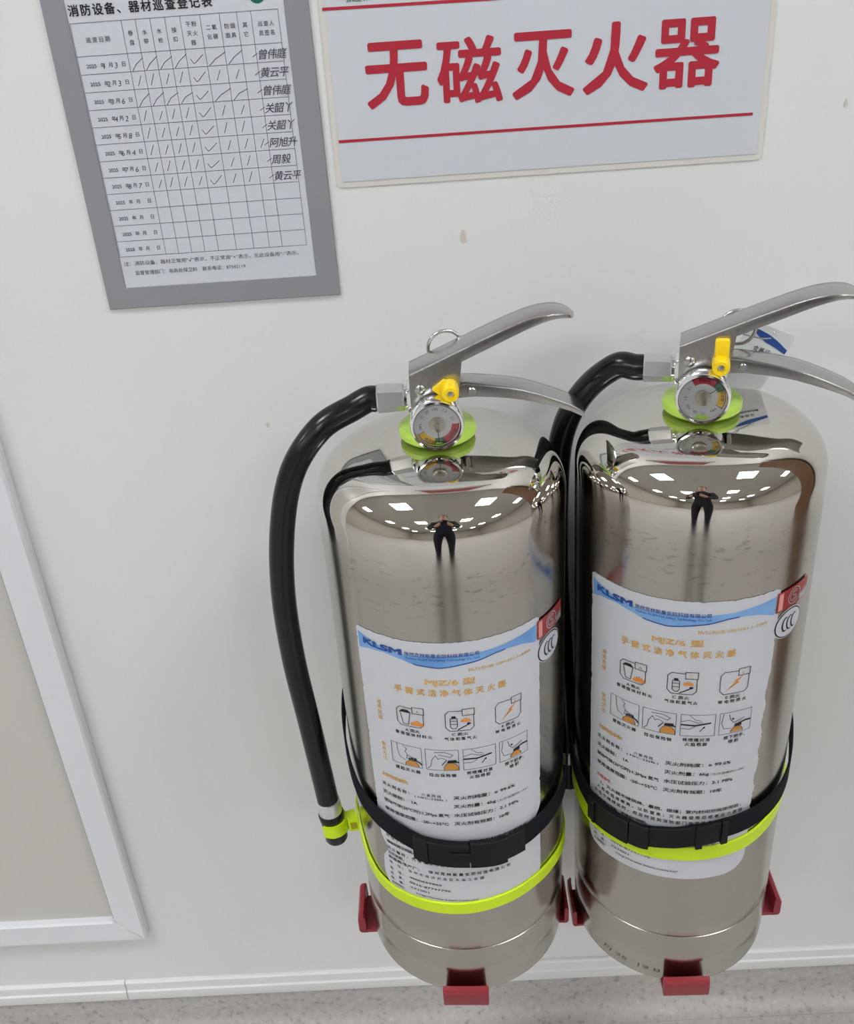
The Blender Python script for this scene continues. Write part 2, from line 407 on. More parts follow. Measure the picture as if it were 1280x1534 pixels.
# brown cabinet beside the wall, seen mirrored in the steel
def cabinet():
    x0, x1, d, h = 1.02, 1.92, .24, 1.95
    o = empty('wooden_cabinet', Matrix.Translation(((x0+x1)/2, -d/2-.03, 0)))
    tag(o, 'tall brown wooden cabinet standing against the wall', 'cabinet')
    w = (x1-x0)/2
    MB().box(-w, w, -d/2+.02, d/2, .06, h, .003).build('body', 'wood_brown', o); MB().box(-w+.03, w-.03, -d/2+.04, d/2-.02, 0, .06).build('plinth', 'wood_brown', o)
    for s in (-1, 1):
        a, b = (-w+.003, -.002) if s < 0 else (.002, w-.003)
        dr = MB().box(a, b, -d/2, -d/2+.0195, .07, h-.01, .003).build('door', 'wood_brown', o)
        MB().tube([(s*.04, -d/2-.0, .95), (s*.04, -d/2-.03, .95), (s*.04, -d/2-.03, 1.1), (s*.04, -d/2-.0, 1.1)], .005, 10).build('handle', 'chrome', dr, 40)
cabinet()

# ================================================================== things on the wall
# inspection record in a grey holder
def record_board():
    X0, X1, Z0, Z1 = -.1541, .0233, .8800, 1.128
    cx = (X0+X1)/2
    o = empty('record_holder', Matrix.Translation((cx, 0, Z0)))
    tag(o, 'grey wall holder framing a ticked inspection record sheet', 'holder')
    S = lambda b: b
    def loc(x, z): return (x-cx, z-Z0)
    px0, px1, pz0, pz1 = -.1380, .0068, .8960, 1.112
    MB().box(X0-cx, X1-cx, -.0012, -.0003, 0, Z1-Z0).build('backing', 'board_grey', o)
    fr = MB()
    def ring(y, e):
        a = loc(X0+e, Z0+e); b = loc(X1-e, Z1-e); return [(a[0], y, a[1]), (b[0], y, a[1]), (b[0], y, b[1]), (a[0], y, b[1])]
    def inner(y, e):
        a = loc(px0-e, pz0-e); b = loc(px1+e, pz1+e); return [(a[0], y, a[1]), (b[0], y, a[1]), (b[0], y, b[1]), (a[0], y, b[1])]
    fr.skin([ring(-.0012, 0), ring(-.0022, .0006), inner(-.0022, .0003), inner(-.0013, 0)], caps=False)
    fr.build('frame', 'board_grey', o)
    a = loc(px0, pz0); b = loc(px1, pz1)
    paper = MB().box(a[0], b[0], -.0016, -.00122, a[1], b[1]).build('record_sheet', 'paper_white', o)
    fn = lambda u, v: (u/1000-cx, -.0018, v_z(v)-Z0)
    v_z = lambda v: 1.0755-v/1000        # v in mm below the table's top line
    # page coords: u = world x in mm, v = mm below table top
    g = Print(); t = Print(); pen = Print(); big = Print()
    cols = [-137.4, -102.9, -93.4, -83.6, -73.7, -63.5, -50.1, -37.0, -25.4, -15.9, 2.3]
    rows = [0, 20.2]+[20.2+11.33*i for i in range(1, 13)]
    for c in cols: g.line([(c, 0), (c, rows[-1])], .32)
    for r in rows: g.line([(cols[0], r), (cols[-1], r)], .32)
    big.text('消防设备、器材巡查登记表', -136.8, -40.5, -4.4, 7.2, .022)
    t.text('巡查日期', -129, -112.5, 12.0, 3.6, .012)
    for ci, words in ((1, ('卷', '盘')), (2, ('水', '带')), (3, ('水', '枪')), (4, ('接', '扣')), (5, ('干粉', '灭火', '器')), (6, ('二氧', '化碳')), (7, ('防烟', '面具')), (8, ('其', '它')), (9, ('巡查人', '员签名'))):
        m_ = (cols[ci]+cols[ci+1])/2; n = len(words)
        for k, w in enumerate(words):
            hw = 3.7*len(w)/2; t.text(w, m_-hw, m_+hw, 12.3+(k-(n-1)/2)*5.6, 3.4, .012)
    days = [('1', '3'), ('2', '3'), ('3', '6'), ('4', '2'), ('5', '8'), ('6', '4'), ('7', '6'), ('8', '7')]
    sig = ['曾伟庭', '黄云平', '曾伟庭', '关韶丫', '关韶丫', '阿旭升', '周毅', '黄云平']
    for i in range(12):
        y = rows[i+1]+7.6
        t.text('2025', -132.2, -125.4, y, 3.3, .02); t.text('年', -122.6, -119.0, y, 3.3, .012)
        t.text('月', -117.2, -113.6, y, 3.3, .012); t.text('日', -109.2 if i > 7 else -108.4, -105.0, y, 3.3, .012)
        if i < 8:
            pen.text(days[i][0], -120.6, -117.8, y+1.0, 4.6, .0, .2); pen.text(days[i][1], -113.2, -109.6, y+1.2, 5.0, .0, .2)
            big_tick = i in (0, 2)
            for ci in range(1, 9):
                if ci == 8 and i != 5 or (ci == 8 and i == 5 and False): continue
                a, b = cols[ci], cols[ci+1]; m_ = (a+b)/2; y0, y1 = rows[i+1], rows[i+2]; j = random.uniform(-.8, .8)
                if ci == 5:
                    pen.line([(m_-4, y0+6.2), (m_-2.2, y0+9), (m_-1.0, y0+8.6), (m_+4.5, y0+4+j)], .42)
                elif big_tick and ci < 9:
                    pen.line([(a+1.5, y1-.3), (m_-.2, y0+7), (b+.3, y0+3.6+j)], .42)
                else:
                    pen.line([(m_-1.3+j, y1-2.2), (m_+1.6+j, y0+3+j)], .40)
            s = sig[i]; pen.text(s, -15.6, 4.2 if len(s) == 3 else -2, rows[i+1]+9.4, 6.8, .010, .25)
            pen.line([(-18.5, rows[i+1]+7.5), (-15, rows[i+1]+5.5)], .4)
    t.text('注：消防设备、器材正常用“√”表示，不正常用“×”表示，无此设备用“-”表示。', -135.6, -4.5, 163.0, 3.5, .008)
    t.text('监督管理部门：总务处保卫科　联系电话：87342119', -128.6, -45.4, 170.2, 3.4, .008)
    logo = Print(); logo.disc(-10.4, -9.6, 5.6, 5.6)
    g.build('table_rule', 'print_grey', paper, fn)
    big.build('lettering', 'print_black', paper, fn); t.build('lettering', 'print_grey', paper, fn)
    pen.build('handwriting', 'ink_pen', paper, lambda u, v: (u/1000-cx, -.0019, v_z(v)-Z0)); logo.build('logo', 'print_green', paper, fn)
record_board()

# laminated red-lettered sign
def sign():
    x0, z0 = .0336, .9622; w, h = .2965, .21
    cx = x0+w/2
    o = empty('warning_sign', Matrix.Translation((cx, 0, z0)))
    tag(o, 'laminated white paper sign with large red Chinese characters', 'sign')
    e = .0042; p = []
    def rr(a, y, r):
        q = []
        for sx, sz, t0 in ((1, 0, -PI/2), (1, 1, 0), (-1, 1, PI/2), (-1, 0, PI)):
            X = sx*(w/2+a-r); Z = (h+a-r) if sz else -a+r
            for k in range(5): t = t0+PI/2*k/4; q.append((X+r*math.cos(t), y, Z+r*math.sin(t)))
        return q
    MB().skin([rr(e, -.0003, .004), rr(e, -.0008, .004)]).build('laminate_pouch', 'laminate', o)
    pap = MB().box(-w/2, w/2, -.0012, -.00082, 0, h).build('paper', 'paper_white', o)
    fn = lambda u, v: (u/1000-cx, -.00145, v/1000*-1+1.2-z0)     # u world mm, v = mm below z 1.2
    V = lambda z: 1200-z*1000
    for l in ([(32.3, V(1.0733)), (329, V(1.0706))], [(34.3, V(.9897)), (324.3, V(.9892))]):
        q = Print(); q.line(l, 1.9); q.build('rule_line', 'print_red', pap, fn)
    def big(c, a0, a1, zb, zt):
        q = Print(); gv, gf = _conv(c, .022); xs = [g_[0] for g_ in gv]; ys = [g_[1] for g_ in gv]
        q.add([(a0+(x-min(xs))/(max(xs)-min(xs))*(a1-a0), V(zb+(y-min(ys))/(max(ys)-min(ys))*(zt-zb)), l) for x, y, l in gv], gf)
        q.build('character', 'print_red', pap, fn)
    big('无', 56.3, 99.6, 1.0092, 1.0512); big('磁', 105.6, 150.4, 1.0088, 1.0510); big('灭', 157, 200, 1.0088, 1.0510); big('火', 205.5, 250.6, 1.0088, 1.0535); big('器', 253.8, 299.0, 1.0092, 1.0525)
    g = Print(); g.text('SINCE 19', 48.2, 62.8, V(1.0763), 3.4, .02); g.build('lettering', 'print_green', pap, fn)
sign()

# red notice board high above, mirrored in the domes
o = empty('notice_board', Matrix.Translation((.17, 0, 1.42))); tag(o, 'plain red notice board fixed high above the laminated sign', 'notice board')
MB().box(-.20, .20, -.012, -.0005, 0, .60, .002).build('panel', 'sticker_red', o)
for a0, a1, b0, b1 in ((-.215, .215, -.014, 0), (-.215, .215, .60, .614), (-.215, -.2005, 0, .60), (.2005, .215, 0, .60)): MB().box(a0, a1, -.018, -.0005, b0, b1).build('frame_rail', 'frame_white', o)

# plaster chips on the wall
for k, (x, z, a, b, lab) in enumerate(((.1185, .9175, .0022, .0048, 'small plaster chip in the wall under the laminated sign'), (-.0475, .776, .0016, .0028, 'tiny dark chip in the wall below the grey record holder'),
                          (.3895, .9915, .0012, .0030, 'small scuffed chip in the wall beside the laminated sign'))):
    b_ = MB(); n = 9; pts = [(x+a*math.cos(2*PI*i/n)*random.uniform(.7, 1.2), z+b*math.sin(2*PI*i/n)*random.uniform(.7, 1.2)) for i in range(n)]
    b_.prism(pts, -.0006, -.0001); o = b_.build('plaster_chip', 'chip_plaster'); tag(o, lab, 'chip')

# ================================================================== fire extinguishers
EXT = {
 'L': dict(p=(0.09082, -0.10993), t=(0.00225, -0.01255), R=.0886, B=.2347, seam=-.17506, zs=.2190, rs=.036, Rc=.30, rot=0.0),
 'R': dict(p=(0.27734, -0.10446), t=(-0.01105, -0.01758), R=.0866, B=.2485, seam=-.18448, zs=.2265, rs=.034, Rc=.30, rot=-14.6),
}
def frame_of(E):
    d = Vector((E['t'][0], E['t'][1], 1)).normalized(); ex = Vector((1, 0, 0)); ex = (ex-ex.dot(d)*d).normalized(); ey = d.cross(ex)
    P0 = Vector((E['p'][0], E['p'][1], .55))-E['B']*d
    m = Matrix((ex, ey, d)).transposed().to_4x4(); m.translation = P0; return m
def body_profile(E):
    R, B, s = E['R'], E['B'], E['seam']+E['B']
    p = [(R-.012, .0), (R-.006, .0002), (R-.0030, .0012), (R-.0012, .004), (R-.0006, .010)]
    p += [(R-.0007, .0285), (R-.0003, .0295), (R-.0003, .036)]
    p += [(R-.0003, s-.0030), (R-.0003, s-.0008), (R-.0008, s-.0005), (R-.0040, s-.0003), (R-.0040, s+.0003), (R-.0004, s+.0006), (R, s+.0014)]
    z = s+.02
    while z < E['zs']+B-.01: p.append((R, z)); z += .02
    zs, rs, Rc = E['zs']+B, E['rs'], E['Rc']
    zc = zs-math.sqrt((Rc-rs)**2-(R-rs)**2); ang = math.atan2(zs-zc, R-rs)
    for i in range(19): t = ang*i/18; p.append((R-rs+rs*math.cos(t), zs+rs*math.sin(t)))
    for i in range(1, 9): t = ang+(PI/2-ang)*i/8; p.append((max(.008, Rc*math.cos(t)), zc+Rc*math.sin(t)))
    return p, zc+Rc

def wrap_fn(E, ang0, top, dr, vs=1., tilt=0.):
    """label page mm (u right, v down) -> cylinder surface in the extinguisher's frame"""
    R = E['R']
    def fn(u, v):
        a = math.radians(ang0)+u/1000/R; z = E['B']+top-(v*vs+tilt*(1-u/143))/1000; r = R+dr
        return (r*math.sin(a), -r*math.cos(a), z)
    return fn
def arc_band(E, tab, hw, r0, r1, a0, a1, step=2.0, rnd=True):
    """band wrapped round the cylinder: tab = (angle, height) of its middle line"""
    n = max(2, int(abs(a1-a0)/step)); loops = []
    for i in range(n+1):
        a = a0+(a1-a0)*i/n; h = interp(tab, a)+E['B']; w = hw(a) if callable(hw) else hw
        t = math.radians(a); e = min(.0008, w*.2, (r1-r0)*.4)
        loops.append([(r*math.sin(t), -r*math.cos(t), z) for r, z in ((r0, h-w), (r1-e, h-w), (r1, h-w+e), (r1, h+w-e), (r1-e, h+w), (r0, h+w))])
    return loops

def label(E, root, ang0, top, vs, tilt, ragged):
    L0, L1, LH = 0., 143.5, 268.
    fn0 = wrap_fn(E, ang0, top, .0003, vs, tilt); fn1 = wrap_fn(E, ang0, top, .00050, vs, tilt); fn2 = wrap_fn(E, ang0, top, .00065, vs, tilt); fn3 = wrap_fn(E, ang0, top, .0008, vs, tilt)
    rnd = random.Random(ragged)
    NU, NV = 72, 110; b = MB()
    def edge(v, side):
        e = rnd.uniform(0, .55)
        if rnd.random() < .12: e += rnd.uniform(0, 1.0)
        if side == 1 and ragged == 2 and 75 < v < 210: e += .9+.8*math.sin(v*.23)+rnd.uniform(0, 1.2)
        if side == 1 and ragged == 2 and v > 150: e += (v-150)*.03
        if side == 0 and ragged == 1 and 205 < v < 238: e += 7*math.exp(-((v-222)/9)**2)
        if side == 1 and ragged == 1 and 183 < v < 212: e += 6*math.exp(-((v-196)/8)**2)
        r = 16.
        if v > LH-r: e += r-math.sqrt(max(0, r*r-(v-LH+r)**2))
        if v < 3: e += 3-math.sqrt(max(0, 9-(3-v)**2))
        return e
    tops = [rnd.uniform(0, .6)+(rnd.uniform(0, .8) if rnd.random() < .15 else 0) for _ in range(NU+1)]
    for j in range(NV+1):
        v = LH*j/NV; a, c = L0+edge(v, 0), L1-edge(v, 1)
        for i in range(NU+1): b.v.append(fn0(a+(c-a)*i/NU, v+(tops[i] if j == 0 else 0)))
    for j in range(NV):
        for i in range(NU): k = j*(NU+1)+i; b.f.append((k, k+NU+1, k+NU+2, k+1))
    lb = b.build('label', 'label_white', root, 60, fix=False)
    K, G, O, U, X, B2, D = Print(), Print(), Print(), Print(), Print(), Print(), Print()
    # blue swoosh, cut in strips so that it follows the curve
    up = [(2, 5), (10, 7), (22, 10.5), (38, 12.5), (60, 12), (85, 11.5), (105, 10.5), (122, 8.4), (139.5, 6.3)]
    lo = [(2, 19.5), (12, 16.4), (25, 15), (38, 17), (50, 20.5), (65, 22), (90, 18.6), (105, 15.2), (115, 14.4), (125, 15.8), (139.5, 21)]
    for i in range(55):
        a, c = 2+137.5*i/55, 2+137.5*(i+1)/55
        B2.poly([(a, interp(up, a)), (c, interp(up, c)), (c, interp(lo, c)), (a, interp(lo, a))])
        if a > 46 and a < 112: D.poly([(a, interp(lo, a)-.9), (c, interp(lo, c)-.9), (c, interp(lo, c)), (a, interp(lo, a))])
    U.text('KLSM', 7, 39.3, 13.4, 6.6, .05, 0.); U.text('徐州克林斯曼安防科技有限公司', 41, 93.2, 12.6, 3.6, .012)
    U.text('Xuzhou KLSM Fire Safety Technology Co., Ltd.', 41.4, 93.6, 15.6, 2.6, .008)
    G.text('执行标准 GB4351.1-2005', 84.7, 133.6, 26, 3.3, .006)
    G.text('MJZ/6 型', 54.3, 89.6, 36.8, 6.2, .018); G.text('手提式洁净气体灭火器', 30.8, 112, 46.4, 6.3, .02)
    G.col('适用范围', 13.8, 60.5, 79.4, 3.9, .012); G.col('使用方法', 14.2, 101, 119.6, 3.9, .012)
    G.text('主要性能参数：', 10.8, 37.5, 137.2, 4.0, .018)
    def cutbox(u0, u1, v0, v1, letter):
        K.line([(u0+2.6, v0), (u1-8, v0+.3), (u1-8, v0-1.2), (u1+.6, v0-1.2), (u1+.6, v0+4.6), (u1, v0+4.6), (u1, v1-2.8), (u1-2.6, v1), (u0+2.8, v1), (u0, v1-3.2), (u0, v0+3)], .5, True, 3)
        K.line([(u1-8, v0), (u1-8, v0+4.6), (u1+.6, v0+4.6)], .5, step=3); G.text(letter, u1-5.3, u1-2.2, v0+3.9, 3.9, 0)
    def flame(u, v, s):
        for k in range(5):
            du, h = (k-2)*s*.36, s*(1.25-.22*abs(k-2))
            O.poly([(u+du-s*.3, v), (u+du-s*.34, v-h*.45), (u+du-s*.1, v-h*.7), (u+du+s*.06, v-h), (u+du+s*.12, v-h*.6), (u+du+s*.34, v-h*.55), (u+du+s*.3, v)])
    cutbox(30.9, 51, 60.2, 77.4, 'A'); cutbox(66.8, 87, 60.2, 78.6, 'C'); cutbox(103, 123.8, 60.0, 79.6, 'E')
    K.line([(33.6, 64.8), (35.6, 75.6), (39.6, 75.6), (41.4, 64.8)], .5, True); K.poly([(32.8, 65), (35.4, 62.4), (39.8, 62.4), (42.2, 65)])
    flame(46.2, 75.8, 4.6); flame(81.2, 70.6, 3.4); K.line([(75.6, 77.6), (84.6, 72.4)], .8); K.disc(83.2, 72.6, 1.3, 1.1, 8)
    K.line([(70.2, 67), (70.2, 74.6), (71.6, 76.4), (74, 76.4), (75.2, 74.6), (75.2, 67)], .5, True); K.line([(70.2, 69.4), (75.2, 69.4)], .5); K.line([(70.2, 72.4), (75.2, 72.4)], .5); K.poly([(71, 67), (71.4, 64.8), (74, 64.8), (74.6, 67)])
    O.poly([(119.8, 64.6), (113, 69.2), (114.4, 69.6), (107.2, 76.8), (117, 70.2), (115.4, 69.8)])
    K.text('A 类火', 36.6, 47.6, 82.6, 3.2, .016); K.text('普通固体材料火', 28.3, 56.6, 86.7, 3.3, .018)
    K.text('C 类火', 70.8, 82.6, 83.2, 3.2, .016); K.text('气体和蒸气火', 65.3, 88.6, 87.6, 3.3, .018)
    K.text('E 类火', 107.6, 118.4, 83.8, 3.2, .016); K.text('带电物质火', 102.4, 123.4, 87.8, 3.3, .018)
    for u0 in (23.2, 50.4, 77.9, 105.2): X.line([(u0, 97), (u0+24.2, 97), (u0+24.2, 116.8), (u0, 116.8)], .42, True, 3)
    def bottle(u, v, w, h):
        O2.poly([(u-w, v), (u-w, v-h*.35), (u-w*.75, v-h*.7), (u-w*.3, v-h), (u+w*.3, v-h), (u+w*.75, v-h*.7), (u+w, v-h*.35), (u+w, v)])
        K.line([(u-w, v), (u-w, v-h*.35), (u-w*.75, v-h*.7), (u-w*.3, v-h), (u+w*.3, v-h), (u+w*.75, v-h*.7), (u+w, v-h*.35), (u+w, v)], .35)
        K.poly([(u-w*.55, v-h), (u-w*.4, v-h-2.4), (u+w*.7, v-h-3), (u+w*.8, v-h)])
    O2 = Print()
    bottle(39.6, 116.6, 5.2, 5.6); K.line([(42, 110), (45.5, 111.6), (47.2, 113.4)], 1.2)
    X.line([(28, 97.4), (28.6, 105), (30, 109.6), (34.6, 112)], .5); X.line([(33, 98), (36, 100.4), (34.6, 103.4), (36.4, 106), (35.4, 110), (39, 109)], .5); X.line([(36, 106.5), (41, 108.2), (41.6, 110), (38, 110.6)], .6)
    bottle(69, 116.6, 5.4, 7.2); K.line([(72, 108), (74.6, 109.4)], 1.1)
    X.line([(51.4, 115.8), (54, 113), (55, 107), (57.8, 102.6), (59.6, 106), (62, 104.6), (65.8, 106.4)], .5); X.line([(57, 99.6), (65, 99.2), (70.6, 101.6), (68.6, 104), (60, 101.6)], .55); K.line([(62.2, 111.6), (65.6, 107)], .7)
    X.line([(78.2, 103.6), (84, 102), (90, 104.4), (93, 104)], .5); K.line([(78.2, 106.4), (88, 107), (98.8, 104.8)], 1.3); X.line([(78.2, 110), (84, 110.4), (88, 108.2)], .5); X.line([(84, 97.4), (88, 101.6), (92.4, 102.6)], .45); K.line([(91.6, 112.4), (94.6, 108)], .6); K.poly([(94.9, 107.3), (93.2, 109), (95, 109.6)])
    bottle(118.8, 116.0, 4.4, 5.0); K.line([(120, 108.6), (125, 107.2), (129.2, 107.6)], 1.3)
    X.line([(108, 97.8), (106.8, 106), (108.6, 111.6), (114, 112)], .5); X.line([(112, 99), (113.4, 104), (116, 107), (121, 105.4), (124, 104)], .6); K.poly([(114.6, 104.6), (114.4, 102.2), (116.4, 103.6)])
    K.text('提起灭火器', 25.5, 45.6, 122.8, 3.5, .02); K.text('拉出保险销', 52.1, 72.2, 123.4, 3.5, .02)
    K.text('将喷嘴对准', 79.8, 99.4, 121.9, 3.5, .02); K.text('火焰根部', 81.6, 97.6, 126.2, 3.5, .02)
    K.text('按下把手、', 109.2, 128, 121.9, 3.5, .02); K.text('喷射', 113, 121, 126.2, 3.5, .02)
    sz = 3.9; bd = .018
    K.text('灭火剂名称：', 10.2, 37.4, 147.6, sz, bd); K.text('六氟丙烷', 44.6, 59.6, 145.2, 3.0, .008); K.text('( HFC-236fa )', 39, 64, 148.4, 2.7, .006)
    K.text('灭火级别：  1A', 10.2, 40.6, 156.4, sz, bd); K.text('驱动气体(20℃时):1.2Mpa 氮气', 10.2, 65.0, 165.4, sz, bd); K.text('使用温度范围：-20~+55℃', 10.2, 64.2, 174.4, sz, bd)
    K.text('灭火剂纯度：≥ 99.6%', 68.8, 117, 146.8, sz, bd); K.text('灭火剂量：6kg', 68.6, 101, 155.6, sz, bd); K.text('（允许误差0%~-5%）', 102.4, 129, 156.2, 2.6, .004)
    K.text('水压试验压力：2.1 MPa', 68.6, 120, 164.8, sz, bd); K.text('灭火剂有效期：10年', 68.4, 112, 173.8, sz, bd)
    RD = Print(); RD.text('注意事项：', 10.4, 28.4, 187.8, 3.7, .012)
    K.text('1、灭火器不得烘烤、暴晒、碰撞；室内封闭空间使用后，', 14.6, 129.6, 194.6, 3.7, .016); K.text('人员应迅速撤离，以防窒息；灭火器使用后或者压力表指', 10.6, 131.6, 200.6, 3.7, .016)
    K.text('针低于绿线区时，应及时送到消防部门指定的专业维修单位', 7.6, 131, 206.6, 3.7, .016); K.text('维修和再次充装，不得自行拆卸。', 7.4, 60, 213.6, 3.7, .016)
    K.text('灭火器材，先慢慢旋松器头放压！', 7.2, 78, 220.8, 3.7, .016); K.text('方可拆卸。', 7.4, 26, 226.4, 3.7, .016)
    K.text('制造商/生产厂：', 7.6, 37, 231.4, 3.7, .016); K.text('徐州克林斯曼安防科技有限公司', 45, 111.4, 230.6, 3.6, .012)
    for v, w, x, u1 in ((237.2, '地　址：', '徐州市经济开发区大庙工业园', 89), (244.6, '电　话：', '4000659865', 55), (250.6, '传　真：', '0516-87797796', 62), (256.2, '邮　编：', '221001', 44), (261.2, '企业网址：', 'http://www.klsm.com.cn/', 84)):
        K.text(w, 7.6, 24, v, 3.5, .01); K.text(x, 27 if v < 261 else 32.6, u1, v-.6, 3.3 if is_cjk(x[0]) else 3.0, .01)
    B2.build('swoosh', 'label_wave', lb, fn1); D.build('swoosh', 'label_blue', lb, fn2)
    for q, mt, nm in ((K, 'print_black', 'lettering'), (G, 'label_gold', 'lettering'), (U, 'label_blue', 'lettering'), (RD, 'label_red', 'lettering'), (O, 'label_orange', 'pictogram'), (X, 'print_grey', 'pictogram')):
        q.build(nm, mt, lb, fn3)
    O2.build('pictogram', 'label_ochre', lb, fn2)
    # certification stickers beside the label
    st = Print()
    for i in range(14): st.poly([(140.4+33.6*i/14, 4.4), (140.4+33.6*(i+1)/14, 4.4), (140.4+33.6*(i+1)/14, 20.6), (140.4+33.6*i/14, 20.6)])
    s1 = st.build('red_sticker', 'sticker_red', root, wrap_fn(E, ang0, top, .00095, vs, tilt))
    q = Print()
    q.poly([(141.8, 5.6), (145.8, 5.6), (145.8, 19.4), (141.8, 19.4)]); q.build('side_strip', 'sticker_pink', s1, wrap_fn(E, ang0, top, .00115, vs, tilt))
    q = Print(); q.ring(157.5, 12.4, 6.4, 6.4, .9); q.ring(157.5, 12.4, 4.4, 4.4, .7, t0=.6, t1=5.4); q.line([(159.6, 9.6), (156, 9.8), (156, 12.2), (159.4, 12.6), (159.4, 15), (155.8, 15.2)], .8)
    q.line([(161, 18.2), (166, 13), (173.6, 12.4)], .6); q.poly([(164, 19.8), (164, 15.4), (173.4, 13.6), (173.4, 19.8)])
    q.build('emblem', 'sticker_silver', s1, wrap_fn(E, ang0, top, .00115, vs, tilt))
    cu, cv, ca, cb = 155.4, 34.2, 14.2, 11.6
    def oval(k, dr, nm, mt, par):
        q = Print(); n = 40
        for i in range(n):
            x0, x1 = -1+2*i/n, -1+2*(i+1)/n; y0, y1 = math.sqrt(max(0, 1-x0*x0)), math.sqrt(max(0, 1-x1*x1))
            q.poly([(cu+ca*k*x0, cv-cb*k*y0), (cu+ca*k*x1, cv-cb*k*y1), (cu+ca*k*x1, cv+cb*k*y1), (cu+ca*k*x0, cv+cb*k*y0)])
        return q.build(nm, mt, par, wrap_fn(E, ang0, top, dr, vs, tilt))
    s2 = oval(1.06, .0004, 'oval_sticker', 'label_white', root); oval(1.0, .0006, 'border', 'print_black', s2); oval(.925, .0008, 'face', 'label_white', s2)
    q = Print()
    for k in range(3):
        c = cu-3.6+k*4.6; pts = []
        for i in range(13):
            t = math.radians(62+236*i/12); pts.append((t, i))
        for (t0, i), (t1, _) in zip(pts, pts[1:]):
            w = lambda i: .35+1.5*math.sin(PI*min(1, max(0, i/12)))**.8
            def P(t, o): return (c+(4.2+o)*math.cos(t)*.78, cv+(5.6+o)*-math.sin(t))
            q.poly([P(t0, -w(i)/2), P(t1, -w(i+1)/2), P(t1, w(i+1)/2), P(t0, w(i)/2)])
    q.build('emblem', 'print_black', s2, wrap_fn(E, ang0, top, .0010, vs, tilt))

def u_section(x, zt, hw, dep, th, crown=0.):
    """closed loop of an upside-down U channel at station x"""
    e = min(.0016, hw*.3, dep*.45+.0002); i = hw-th; dd = max(dep, th+.0004)
    return [(x, -hw, zt-dd), (x, -hw, zt-e), (x, -hw+e*.3, zt-e*.3), (x, -hw+e, zt), (x, -hw*.35, zt+crown*.4), (x, 0, zt+crown), (x, hw*.35, zt+crown*.4), (x, hw-e, zt), (x, hw-e*.3, zt-e*.3), (x, hw, zt-e), (x, hw, zt-dd),
            (x, i, zt-dd), (x, i, zt-th), (x, 0, zt-th+crown), (x, -i, zt-th), (x, -i, zt-dd)]

